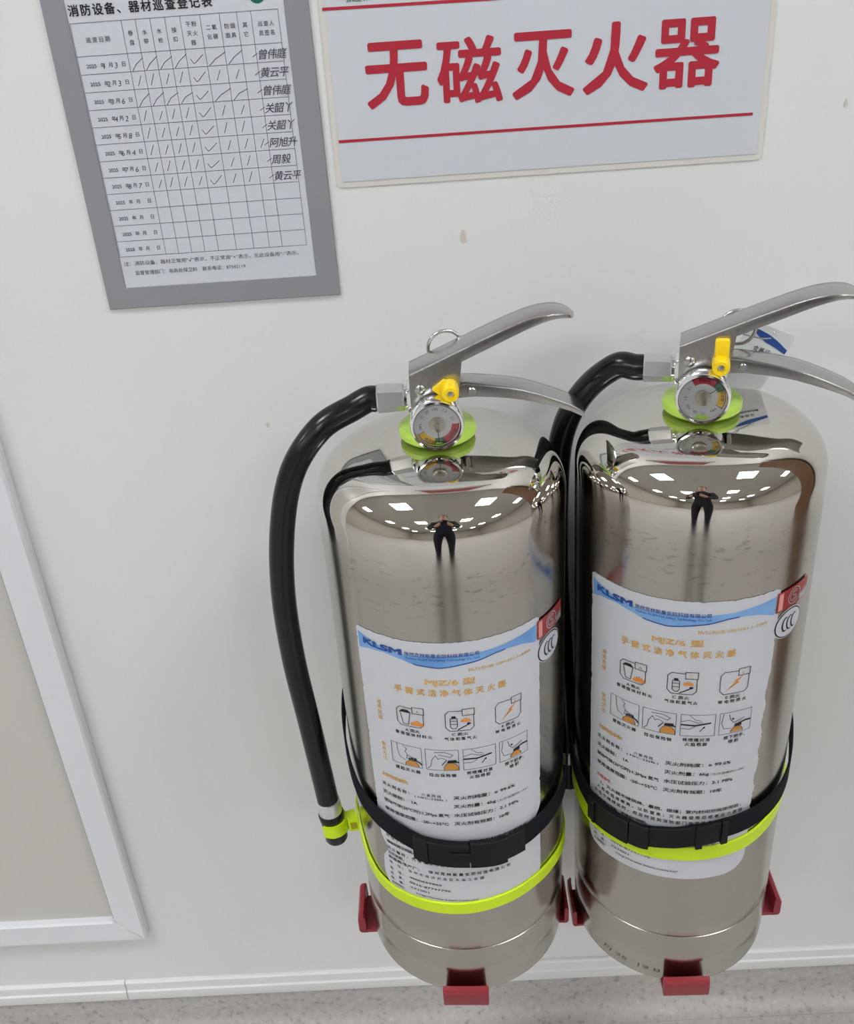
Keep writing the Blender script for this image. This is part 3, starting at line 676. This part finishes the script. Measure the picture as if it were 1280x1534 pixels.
def valve(E, root, apex, pin_up, gauge_rot, wall_ring):
    """everything on top: collar, valve body, gauge, levers, pin. Local z measured from the dome's crown"""
    M = Matrix.Translation((0, 0, apex)) @ Matrix.Rotation(math.radians(E['rot']), 4, 'Z')
    def put(o): o.matrix_local = M; return o
    put(MB().lathe([(.0195, -.0003), (.0225, .0002), (.0255, .0012), (.0268, .0026), (.0270, .0060), (.0264, .0078), (.0250, .0090), (.0200, .0102), (.0150, .0126)], 64).build('collar_ring', 'lime_ring', root, 35))
    vb = MB().lathe([(.0125, .0125), (.0140, .0132), (.0140, .0205), (.0115, .0215), (.0108, .037), (.0095, .0385)], 32)
    vb.box(-.0195, .0150, -.0098, .0098, .0215, .0385, .0012); put(vb.build('valve_body', 'chrome', root, 35))
    # squeeze lever: folded sheet channel with deep side plates at the root and a rounded tip
    st = [(-.0168, .0500, .0130, .0270), (-.0150, .0508, .0130, .0290), (.0155, .0642, .0130, .0310), (.0185, .0655, .0130, .0085), (.0300, .0705, .0130, .0083), (.0395, .0745, .0130, .0081), (.0490, .0784, .0130, .0077),
          (.0580, .0817, .0130, .0070), (.0650, .0838, .0130, .0062), (.0710, .0850, .0130, .0052), (.0770, .0856, .0129, .0042), (.0820, .0855, .0124, .0035), (.0860, .0847, .0114, .0030), (.0890, .0836, .0098, .0026), (.0912, .0826, .0074, .0024), (.0926, .0818, .0044, .0022), (.0930, .0815, .0018, .0020)]
    put(MB().skin([u_section(x, z, w, d, min(.0013, w*.4), .0006) for x, z, w, d in st]).build('squeeze_lever', 'lever_steel', root, 28))
    # fixed carrying handle below it
    hs = [(.0110, .0405, .0098, .0105), (.0200, .0405, .0100, .0100), (.0270, .0398, .0106, .0090), (.0393, .0380, .0110, .0083), (.0490, .0363, .0112, .0078), (.0584, .0342, .0114, .0074), (.0680, .0310, .0115, .0068), (.0776, .0272, .0115, .0060), (.0850, .0240, .0114, .0054), (.0905, .0214, .0112, .0050), (.0960, .0180, .0110, .0046), (.0998, .0152, .0106, .0040)]
    put(MB().skin([u_section(x, z, w, d, .0013, .0016 if x > .03 else .0004) for x, z, w, d in hs]).build('carrying_handle', 'lever_steel', root, 28))
    # pivots
    Ry = Matrix.Rotation(PI/2, 4, 'X')
    put(MB().lathe([(.0034, -.0136), (.0034, .0128), (.0038, .0130), (.0036, .0140), (.0024, .0147), (.0008, .0149)], 20, Matrix.Translation((-.0098, 0, .0390)) @ Ry).build('pivot_rivet', 'lever_steel', root, 40))
    put(MB().lathe([(.0030, -.0104), (.0030, .0104), (.0022, .0112)], 16, Matrix.Translation((.0245, 0, .0345)) @ Ry).build('handle_rivet', 'lever_steel', root, 40))
    # pin: yellow cap in front, steel pull ring behind
    px, pz = (.0100, .0405)
    cap = MB().lathe([(.0052, .0135), (.0056, .0140), (.0058, .0200), (.0056, .0270), (.0048, .0282), (.0026, .0283), (.0026, .0262), (.0004, .0262)], 28, Matrix.Translation((px, 0, pz)) @ Ry)
    if pin_up: cap.box(px-.0045, px+.0048, -.0200, -.0142, pz+.002, pz+.0165, .0016)
    else: cap.prism([(px-.0118, pz+.0002), (px-.0040, pz+.0062), (px-.0010, pz+.005), (px-.0010, pz-.005), (px-.0055, pz-.0055)], -.0185, -.0142)
    pc = put(cap.build('pin_cap', 'pin_yellow', root, 35))
    MB().lathe([(.0012, -.018), (.0012, .0260), (.0022, .0262), (.0022, .0266), (.0004, .0268)], 12, Matrix.Translation((px, 0, pz)) @ Ry).build('pin', 'steel_wire', pc, 40)
    rc = Vector((.0085, .0185, .0560)) if wall_ring else Vector((.0200, .0185, .0520))
    rp = [rc+Vector((.0118*math.cos(t), .0012*math.sin(2*t), .0118*math.sin(t))) for t in [2*PI*i/36 for i in range(36)]]
    MB().tube(rp, .0013, 10, close=True).build('pull_ring', 'steel_wire', pc, 60)
    # gauge
    gz, gr = .0196, .0180
    g = put(MB().lathe([(.0070, .0090), (.0070, .0160), (.0160, .0165), (.0174, .0178), (gr, .0200), (gr, .0285), (gr-.0006, .0302), (gr-.0020, .0304), (gr-.0027, .0292), (gr-.0028, .0265), (.004, .0264)], 64, Matrix.Translation((0, 0, gz)) @ Ry).build('pressure_gauge', 'chrome', root, 35))
    gf = lambda dr: (lambda u, v: (u, -.0266-dr, gz+v))
    Rg = math.radians(gauge_rot)
    def rot(u, v): return (u*math.cos(Rg)-v*math.sin(Rg), u*math.sin(Rg)+v*math.cos(Rg))
    def arc(r0, r1, t0, t1, n=20):
        q = Print()
        for i in range(n):
            a, b = math.radians(t0+(t1-t0)*i/n), math.radians(t0+(t1-t0)*(i+1)/n)
            q.poly([rot(r0*math.cos(a), r0*math.sin(a)), rot(r0*math.cos(b), r0*math.sin(b)), rot(r1*math.cos(b), r1*math.sin(b)), rot(r1*math.cos(a), r1*math.sin(a))])
        return q
    d = Print(); d.disc(0, 0, gr-.0030, gr-.0030, 48); dial = d.build('dial', 'dial_white', g, gf(0))
    arc(.0098, .0142, 209, 262).build('yellow_sector', 'dial_yellow', dial, gf(.0002)); arc(.0098, .0142, 262, 289).build('green_sector', 'dial_green', dial, gf(.0002)); arc(.0098, .0142, 289, 360).build('red_sector', 'dial_red', dial, gf(.0002))
    k = arc(.0142, .0146, 205, 362, 30)
    for a in (207, 262, 289): q = arc(.0098, .0146, a-.9, a+.9, 2); k.add(q.v, q.f)
    for i, (a, c) in enumerate(((185, 'MPa'), (150, '℃'), (125, '-20'), (95, '+55'), (60, '1.2'), (22, '2.1'), (245, '再充装'), (325, '超充装'))):
        gv, gf_ = _conv(c, .0); xs = [p[0] for p in gv]; mid = (min(xs)+max(xs))/2; t = math.radians(a); r = .0124 if i > 5 else .0112; s = .0026
        tt = t+PI/2 if i > 5 else t-PI/2
        k.add([rot(r*math.cos(t)+((x-mid)*math.cos(tt)-(y-.35)*math.sin(tt))*s, r*math.sin(t)+((x-mid)*math.sin(tt)+(y-.35)*math.cos(tt))*s) for x, y, _ in gv], gf_)
    k.build('lettering', 'print_black', dial, gf(.0004))
    nd = MB().lathe([(.0052, .0266), (.0052, .0284), (.0044, .0288), (.0018, .0289), (.0016, .0295), (.0004, .0296)], 28, Matrix.Translation((0, 0, gz)) @ Ry); nd.build('spindle_cap', 'brass_dull', g, 40)
    a = math.radians(274); ra = rot(.0128*math.cos(a), .0128*math.sin(a)); q = Print(); q.line([(0, 0), ra], .0005); q.build('needle', 'print_black', g, gf(.0010))
    MB().lathe([(gr-.0027, .0297), (gr-.0028, .0301), (.0004, .0303)], 48, Matrix.Translation((0, 0, gz)) @ Ry).build('glass', 'glass_clear', g, 40)
    # hose union: lock nut and hexagonal crimp ferrule
    Rx = Matrix.Rotation(-PI/2, 4, 'Y'); zf = .0290
    put(MB().lathe([(.0080, .0190), (.0088, .0194), (.0088, .0212), (.0070, .0216)], 28, Matrix.Translation((0, 0, zf)) @ Rx).build('lock_nut', 'chrome', root, 30))
    return M, zf

def extinguisher(key, labtext, hose_pts, hose_rad):
    E = EXT[key]; mw = frame_of(E); root = empty('fire_extinguisher', mw); tag(root, labtext, 'fire extinguisher')
    prof, apex = body_profile(E)
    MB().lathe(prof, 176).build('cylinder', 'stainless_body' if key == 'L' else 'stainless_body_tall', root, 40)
    return E, root, apex, mw

def hose(E, root, M, zf, pts, tail):
    """pts in the extinguisher frame, heights measured from its middle mark"""
    P = [Vector((x, y, h+E['B'])) for x, y, h in pts]
    a = M @ Vector((-.0212, 0, zf)); b = M @ Vector((-.0400, 0, zf)); c = M @ Vector((-.0460, 0, zf))
    path = spline([b, c]+P, 14); path = [M @ Vector((-.0380, 0, zf))]+path
    hs = MB().tube(path, [.0060, .0078]+[.0091]*(len(path)-2), 24).build('hose', 'rubber_black', root, 60)
    d = (b-a).normalized(); hexa = MB(); L = (b-a).length; up = d.orthogonal().normalized(); w = d.cross(up); loops = []
    for t, r in ((0, .0078), (.001, .0088), (L*.62, .0092), (L*.66, .0092), (L-.001, .0094), (L, .0090)):
        loops.append([a+d*t+r*(math.cos(2*PI*k/6+PI/6)*up+math.sin(2*PI*k/6+PI/6)*w)*(1.07) for k in range(6)])
    hexa.skin(loops).build('crimp_ferrule', 'zinc', hs, 20)
    e = path[-1]; t = (path[-1]-path[-3]).normalized()
    mq = Matrix.Translation(e) @ t.to_track_quat('Z', 'Y').to_matrix().to_4x4()
    MB().lathe([(.0088, -.002), (.0100, -.0015), (.0102, .009), (.0098, .0125), (.0070, .013)], 32, mq).build('end_ferrule', 'zinc', hs, 40)
    MB().lathe([(.0104, .0115), (.0109, .0125), (.0106, .0175), (.0100, .022), (.0096, .032), (.0098, .040), (.0085, .0425), (.0040, .0432), (.0036, .036), (.0005, .0358)], 32, mq).build('nozzle', 'rubber_black', hs, 40)
    return mq

# ---- the one with the hose outside
E, root, apex, mw = extinguisher('L', 'shiny steel fire extinguisher with black hose clipped along its outer side', None, None)
M, zf = valve(E, root, apex, False, 0, True)
mq = hose(E, root, M, zf, [(-.0560, -.002, .2850), (-.0795, -.010, .2745), (-.1010, -.015, .2470), (-.1138, -.016, .2060), (-.1212, -.017, .1500), (-.1218, -.017, .0870), (-.1172, -.018, .0190), (-.1128, -.019, -.0480), (-.1115, -.020, -.0660)], None)
label(E, root, -47.5, .147, 1.0, 0, 1)
bt = [(-76, -.090), (-70, -.102), (-62, -.115), (-52, -.1215), (-40, -.1232), (-20, -.1222), (0, -.1210), (20, -.1188), (40, -.1170), (55, -.1178), (72, -.1222), (90, -.125), (180, -.108), (270, -.090), (284, -.090)]
bn = MB().skin(arc_band(E, bt, .0064, E['R']+.0006, E['R']+.0024, -76, 284, 2.5)).build('neon_band', 'neon_yellow', root, 40)
def clip():
    """C-clip on the band that holds the hose nozzle"""
    c = mq @ Vector((0, 0, .0245)); zax = (mq.to_3x3() @ Vector((0, 0, 1))).normalized()
    xax = Vector((1, 0, 0)); xax = (xax-xax.dot(zax)*zax).normalized(); yax = zax.cross(xax)
    b = MB(); loops = []; n = 26; hw = .0058
    for i in range(n+1):
        t = math.radians(-128+256*i/n); dr = xax*math.cos(t)+yax*math.sin(t); k = .0106; k2 = .0128
        if i < 4 or i > n-4: k2 = .0124
        loops.append([c+dr*k-zax*hw, c+dr*k2-zax*hw, c+dr*k2+zax*hw, c+dr*k+zax*hw])
    b.skin(loops); o = b.build('hose_clip', 'neon_yellow', bn, 40)
    # block joining clip and band
    q = MB(); a = math.radians(-78); R = E['R']; p1 = Vector((-(R+.0026)*math.sin(-a), -(R+.0026)*math.cos(a), c.z)); p0 = c+xax*.0120
    dd = (p1-p0); L = dd.length; dd.normalize(); w = zax.cross(dd).normalized()
    q.skin([[p0+w*s*.006+zax*z for s, z in ((-1, -.0058), (1, -.0058), (1, .0058), (-1, .0058))], [p1+w*s*.007+zax*z for s, z in ((-1, -.0062), (1, -.0062), (1, .0062), (-1, .0062))]])
    q.build('clip_block', 'neon_yellow', bn)
    f = MB(); fc = (p0+p1)/2; s_ = -1 if (w.y > 0) else 1
    f.skin([[fc+w*s_*.0060+dd*x+zax*z for x, z in ((-.0028, -.0032), (.0028, -.0032), (.0028, .0032), (-.0028, .0032))], [fc+w*s_*.0072+dd*x+zax*z for x, z in ((-.0028, -.0032), (.0028, -.0032), (.0028, .0032), (-.0028, .0032))]]).build('clip_window', 'neon_dark', bn)
clip()
LROOT, LE, LMW = root, E, mw

# ---- the one with the hanging tag
E, root, apex, mw = extinguisher('R', 'shiny steel fire extinguisher with card tag hanging behind its levers', None, None)
M, zf = valve(E, root, apex, True, 123, False)
mq = hose(E, root, M, zf, [(-.0545, .0155, .2955), (-.0660, .0210, .2865), (-.0752, .0280, .2740), (-.0830, .0340, .2590), (-.0892, .0400, .2400), (-.0925, .0450, .2180), (-.0940, .0500, .1800), (-.0942, .0540, .1000), (-.0900, .0540, .0100), (-.0868, .0530, -.0700), (-.0862, .0520, -.0950)], None)
label(E, root, -66.35, .1648, 1.025, 3.2, 2)
bt = [(-84, -.0785), (-69, -.0838), (-55, -.0840), (-40, -.0828), (-30, -.0836), (-12, -.0806), (10, -.0790), (25, -.0780), (42, -.0738), (57, -.0688), (70, -.0655), (90, -.062), (180, -.068), (276, -.0785)]
MB().skin(arc_band(E, bt, .0074, E['R']+.0006, E['R']+.0022, -84, 276, 2.5)).build('neon_band', 'neon_yellow', root, 40)
q = Print(); q.text('Pi 25  19 0', 0, 54, 0, 4.4, .0)
q.build('stamped_number', 'stamp_grey', root, lambda u, v: ((E['R']-.0001)*math.sin(math.radians(-52)+u/1000/E['R']), -(E['R']-.0001)*math.cos(math.radians(-52)+u/1000/E['R']), .0125-v/1000))
# certificate card in a clear sleeve
def card():
    o = None
    c0 = Vector((.0405, .032, .3152+E['B'])); ux = Vector((.0331, .004, -.0165)).normalized(); up = Vector((.44, -.10, .90)); up = (up-up.dot(ux)*ux).normalized(); nn = ux.cross(up)
    w, h = .0375, .0560
    def P(u, v, d): return c0+ux*u/1000-up*v/1000+nn*d
    out = [(3, 0), (34.5, 0), (37.5, 3), (37.5, 56), (0, 56), (0, 3)]
    b = MB().skin([[P(u, v, -.0005) for u, v in out], [P(u, v, .0004) for u, v in out]]); t_ = b.build('certificate_tag', 'tag_plastic', root)
    q = Print(); q.disc(20, 3.0, 1.3, 1.3, 14); q.build('eyelet', 'label_white', t_, lambda u, v: P(u, v, .0007))
    q = Print(); q.poly([(3, 5), (9, 4.6), (18, 5.6), (27, 8), (37, 11.6), (37, 15), (28, 13), (18, 11.6), (10, 9)]); q.build('blue_wave', 'label_blue', t_, lambda u, v: P(u, v, .0007))
    q = Print(); q.text('合格证', 12.5, 26, 19.6, 4.0, .012); q.text('产品经检验合格', 8.4, 31, 25.0, 3.2, .012)
    q.build('lettering', 'print_black', t_, lambda u, v: P(u, v, .0007))
    a = P(20, 3.0, .001); hk = M @ Vector((.0225, .0150, .0560))
    MB().tube(spline([a, a+Vector((-.006, .004, .006)), (a+hk)/2+Vector((0, .004, .002)), hk+Vector((.004, .002, -.008)), hk, hk+Vector((-.003, .002, -.006)), (a+hk)/2+Vector((.002, .002, -.008)), a+Vector((-.003, -.002, -.003))], 8), .0005, 8).build('tie_wire', 'steel_wire', t_, 60)
card()
RROOT, RE, RMW = root, E, mw

# ================================================================== red wall brackets with straps
def bracket(E, mw, lab, strap, pieces, a0, a1, offs):
    root = empty('extinguisher_bracket', mw); tag(root, lab, 'bracket')
    R = E['R']; yb = None
    inv = mw.inverted(); wy = lambda z: (inv @ Vector((mw.translation.x, -.0006, mw.translation.z+z))).y
    # back plate against the wall with its hanging slots
    z0, z1 = -.004, .330
    b = MB(); ya, yc = wy(z0), wy(z1)
    b.skin([[(-.030, ya-.0035, z0), (.030, ya-.0035, z0), (.030, ya, z0), (-.030, ya, z0)], [(-.030, yc-.0035, z1), (.030, yc-.0035, z1), (.030, yc, z1), (-.030, yc, z1)]]); b.build('back_plate', 'bracket_red', root)
    y_plate = min(ya, yc)-.004
    # tray: one arm to the wall, three arms ending in upturned tabs
    t0, t1 = -.0036, -.0006
    MB().box(-.0195, .0195, -.0200, ya-.0036, t0, t1, .0004).build('arm', 'bracket_red', root)
    for ang in (0, 90, -90):
        Mz = Matrix.Rotation(math.radians(ang+(offs['turn'] if ang == 0 else 0)), 4, 'Z'); rr = R+offs[ang]
        arm = MB(); arm.box(-.0195, .0195, -rr-.002, -.0200 if ang == 0 else -.0195, t0, t1, .0004); arm.v = [tuple(Mz @ Vector(p)) for p in arm.v]; ao = arm.build('arm', 'bracket_red', root)
        # tab: plate standing on the arm's end with a rounded foot
        th = .003 if offs[ang] < .003 else .0058; hh = .0178
        sec = [(-rr+.0006, t1), (-rr+.0002, t1+hh-.0016), (-rr-.0008, t1+hh), (-rr-th+.0018, t1+hh-.0006), (-rr-th, t1+hh-.0034), (-rr-th, t0+.0024), (-rr-th+.0008, t0+.0007), (-rr-th+.0024, t0), (-rr+.0015, t0)]
        tb = MB().skin([[(x, y+dx, z) for y, z in sec] for x, dx in ((-.0195, .0006), (-.0188, 0), (.0188, 0), (.0195, .0006))]); tb.v = [tuple(Mz @ Vector(p)) for p in tb.v]
        tb.build('tab', 'bracket_red', ao, 30)
    st = MB().skin(arc_band(E, strap, .0104, R+.0026, R+.0042, a0, a1, 2)); so = st.build('strap', 'strap_black', root, 40)
    for side, aa in ((-1, a0), (1, a1)):      # strap runs from the cylinder back to the plate
        t = math.radians(aa); h = interp(strap, aa)+E['B']; p = Vector(((R+.0034)*math.sin(t), -(R+.0034)*math.cos(t), h)); e = Vector((side*.031, y_plate+.001, h+.006)); n = Vector((.0, .0, .0104)); k = (e-p).normalized().cross(Vector((0, 0, 1))).normalized()*.0008
        MB().skin([[p-k-n, p+k-n, p+k+n, p-k+n], [e-k-n, e+k-n, e+k+n, e-k+n]]).build('strap_end', 'strap_black', so)
    for nm, b0, b1, hw, r0, r1 in pieces:
        tab = [(a, h) for a, h in strap]
        MB().skin(arc_band(E, tab, hw, R+r0, R+r1, b0, b1, 3)).build(nm, 'buckle_black', so, 40)
    return root
strapL = [(-118, .030), (-100, .020), (-88, .007), (-78, -.008), (-68, -.0240), (-60, -.0330), (-44, -.0395), (-32, -.0435), (-18, -.0500), (0, -.0525), (17, -.0560), (32, -.0545), (45, -.0520), (60, -.0490), (80, -.040), (100, -.025), (118, -.005)]
bracket(LE, LMW, 'red wall bracket whose strap and buckle hold the extinguisher with the outside hose', strapL,
        [('buckle_socket', -23, 3, .0122, .0043, .0095), ('buckle_plug', 3.4, 21, .0136, .0043, .0085), ('buckle_prong', -6, 3.4, .0050, .0094, .0106), ('buckle_rib', -17.5, -16, .0116, .0094, .0108), ('strap_keeper', 21.4, 31, .0122, .0043, .0070)], -112, 112, {0: .0036, -90: .0070, 90: .0020, 'turn': -2.9})
strapR = [(-118, -.005), (-100, -.028), (-84, -.046), (-72, -.0560), (-60, -.0630), (-46, -.0640), (-30, -.0650), (-14, -.0600), (-4, -.0555), (10, -.0518), (30, -.0502), (50, -.0475), (62, -.0425), (72, -.0345), (82, -.0220), (95, -.004), (118, .015)]
bracket(RE, RMW, 'red wall bracket whose strap and buckle hold the extinguisher with the card tag', strapR,
        [('buckle_socket', -60, -36, .0122, .0043, .0095), ('buckle_rib', -56.5, -55, .0112, .0094, .0108), ('buckle_plug', -35.6, -26, .0122, .0043, .0082), ('strap_fold', -26, -4, .0106, .0043, .0062), ('slider_bar', -4, -1, .0125, .0043, .0085), ('slider_bar', 8, 11, .0125, .0043, .0085), ('slider_pad', -1, 8, .0108, .0043, .0066)], -112, 112, {0: .0036, -90: .0020, 90: .0100, 'turn': -1.9})

# ================================================================== the photographer, mirrored in the steel
def person():
    px, py = .10, -1.17
    root = empty('person', Matrix.Translation((px, py, 0)))
    tag(root, 'standing person in dark jacket and trousers holding up a phone', 'person')
    J = {'pel': (0, 0, .95, .135, .10), 'wst': (0, 0, 1.08, .125, .09), 'chs': (0, .02, 1.28, .15, .105), 'nck0': (0, .02, 1.42, .075, .06), 'nck': (0, .035, 1.49, .05, .05), 'hd0': (0, .055, 1.56, .068, .075), 'hd1': (0, .06, 1.64, .076, .092), 'hd2': (0, .05, 1.71, .05, .06)}
    E_ = [('pel', 'wst'), ('wst', 'chs'), ('chs', 'nck0'), ('nck0', 'nck'), ('nck', 'hd0'), ('hd0', 'hd1'), ('hd1', 'hd2')]
    for s, n in ((-1, 'l'), (1, 'r')):
        J.update({n+'hip': (s*.09, 0, .88, .09, .09), n+'kne': (s*.10, .02, .50, .058, .060), n+'ank': (s*.105, 0, .10, .042, .045), n+'heel': (s*.105, -.01, .045, .042, .042), n+'toe': (s*.12, .16, .035, .042, .030),
                  n+'sho': (s*.165, .02, 1.36, .060, .060), n+'elb': (s*.21, .10, 1.10, .045, .045), n+'wri': (s*.085, .32, 1.085, .030, .026), n+'pal': (s*.062, .375, 1.095, .032, .020)})
        E_ += [('pel', n+'hip'), (n+'hip', n+'kne'), (n+'kne', n+'ank'), (n+'ank', n+'heel'), (n+'heel', n+'toe'), ('chs', n+'sho'), (n+'sho', n+'elb'), (n+'elb', n+'wri'), (n+'wri', n+'pal')]
        for k in range(4):
            z = 1.125-.019*k
            J[n+'f%d' % k] = (s*.052, .405, z, .0085, .0085); J[n+'g%d' % k] = (s*(.040-.002*k), .425, z+.004, .008, .008); E_ += [(n+'pal', n+'f%d' % k), (n+'f%d' % k, n+'g%d' % k)]
        J[n+'t0'] = (s*.048, .37, 1.122, .011, .011); J[n+'t1'] = (s*.030, .385, 1.128, .009, .009); E_ += [(n+'pal', n+'t0'), (n+'t0', n+'t1')]
    names = list(J); me = bpy.data.meshes.new('body'); me.from_pydata([J[n][:3] for n in names], [(names.index(a), names.index(b)) for a, b in E_], [])
    ob = bpy.data.objects.new('body', me); COL.objects.link(ob); ob.parent = root
    md = ob.modifiers.new('skin', 'SKIN'); md.use_smooth_shade = True
    for i, n in enumerate(names):
        sv = me.skin_vertices[0].data[i]; sv.radius = J[n][3:5]; sv.use_root = (n == 'pel')
    ss = ob.modifiers.new('sub', 'SUBSURF'); ss.levels = 2; ss.render_levels = 2
    # clothing by height on the body: skin at head and hands, jacket, trousers
    dg = bpy.context.evaluated_depsgraph_get(); dg.update(); ev = ob.evaluated_get(dg); m2 = bpy.data.meshes.new_from_object(ev)
    ob.modifiers.clear(); ob.data = m2; m2.name = 'body'
    m2.materials.clear()
    for n in ('skin', 'cloth_dark', 'cloth_navy', 'phone_dark'): m2.materials.append(MATS[n])
    for p in m2.polygons:
        c = p.center; p.use_smooth = True
        p.material_index = 0 if (c.z > 1.46 or c.y > .33) else (3 if c.z < .085 else (2 if c.z < .93 else 1))
    # hair cap, ears, nose
    hc = MB(); loops = []
    for j in range(9):
        t = PI/2*j/8*1.12; r = .089*math.cos(min(t, PI/2-.02)); loops.append([(r*math.cos(2*PI*i/24)*.93, .035+r*math.sin(2*PI*i/24)*1.12, 1.655+.088*math.sin(t)) for i in range(24)])
    hc.skin(loops); hc.build('hair', 'hair_black', root, 60)
    for s in (-1, 1):
        MB().lathe([(.004, -.006), (.016, -.004), (.018, .002), (.010, .006)], 14, Matrix.Translation((s*.078, .045, 1.615)) @ Matrix.Rotation(s*PI/2, 4, 'Y') @ Matrix.Scale(1.5, 4, (1, 0, 0))).build('ear', 'skin', root, 60)
        MB().lathe([(.002, -.006), (.008, -.003), (.009, .001), (.003, .005)], 12, Matrix.Translation((s*.030, .147, 1.632)) @ Matrix.Rotation(-PI/2, 4, 'X')).build('eye', 'phone_dark', root, 60)
    MB().skin([[(-.006, .146, 1.635), (.006, .146, 1.635), (0, .152, 1.637)], [(-.014, .142, 1.592), (.014, .142, 1.592), (0, .168, 1.597)]]).build('nose', 'skin', root, 60)
    MB().box(-.024, .024, .138, .1475, 1.563, 1.571, .003).build('mouth', 'label_red', root)
    ph = empty('smartphone', Matrix.Translation((px, py+.405, 1.05))); tag(ph, 'dark smartphone held upright in both hands', 'phone')
    MB().box(-.0375, .0375, -.004, .004, 0, .158, .003).build('case', 'phone_dark', ph, 40); MB().box(-.033, -.010, .0041, .0060, .118, .150, .0008).build('camera_bump', 'chrome', ph, 40)
person()
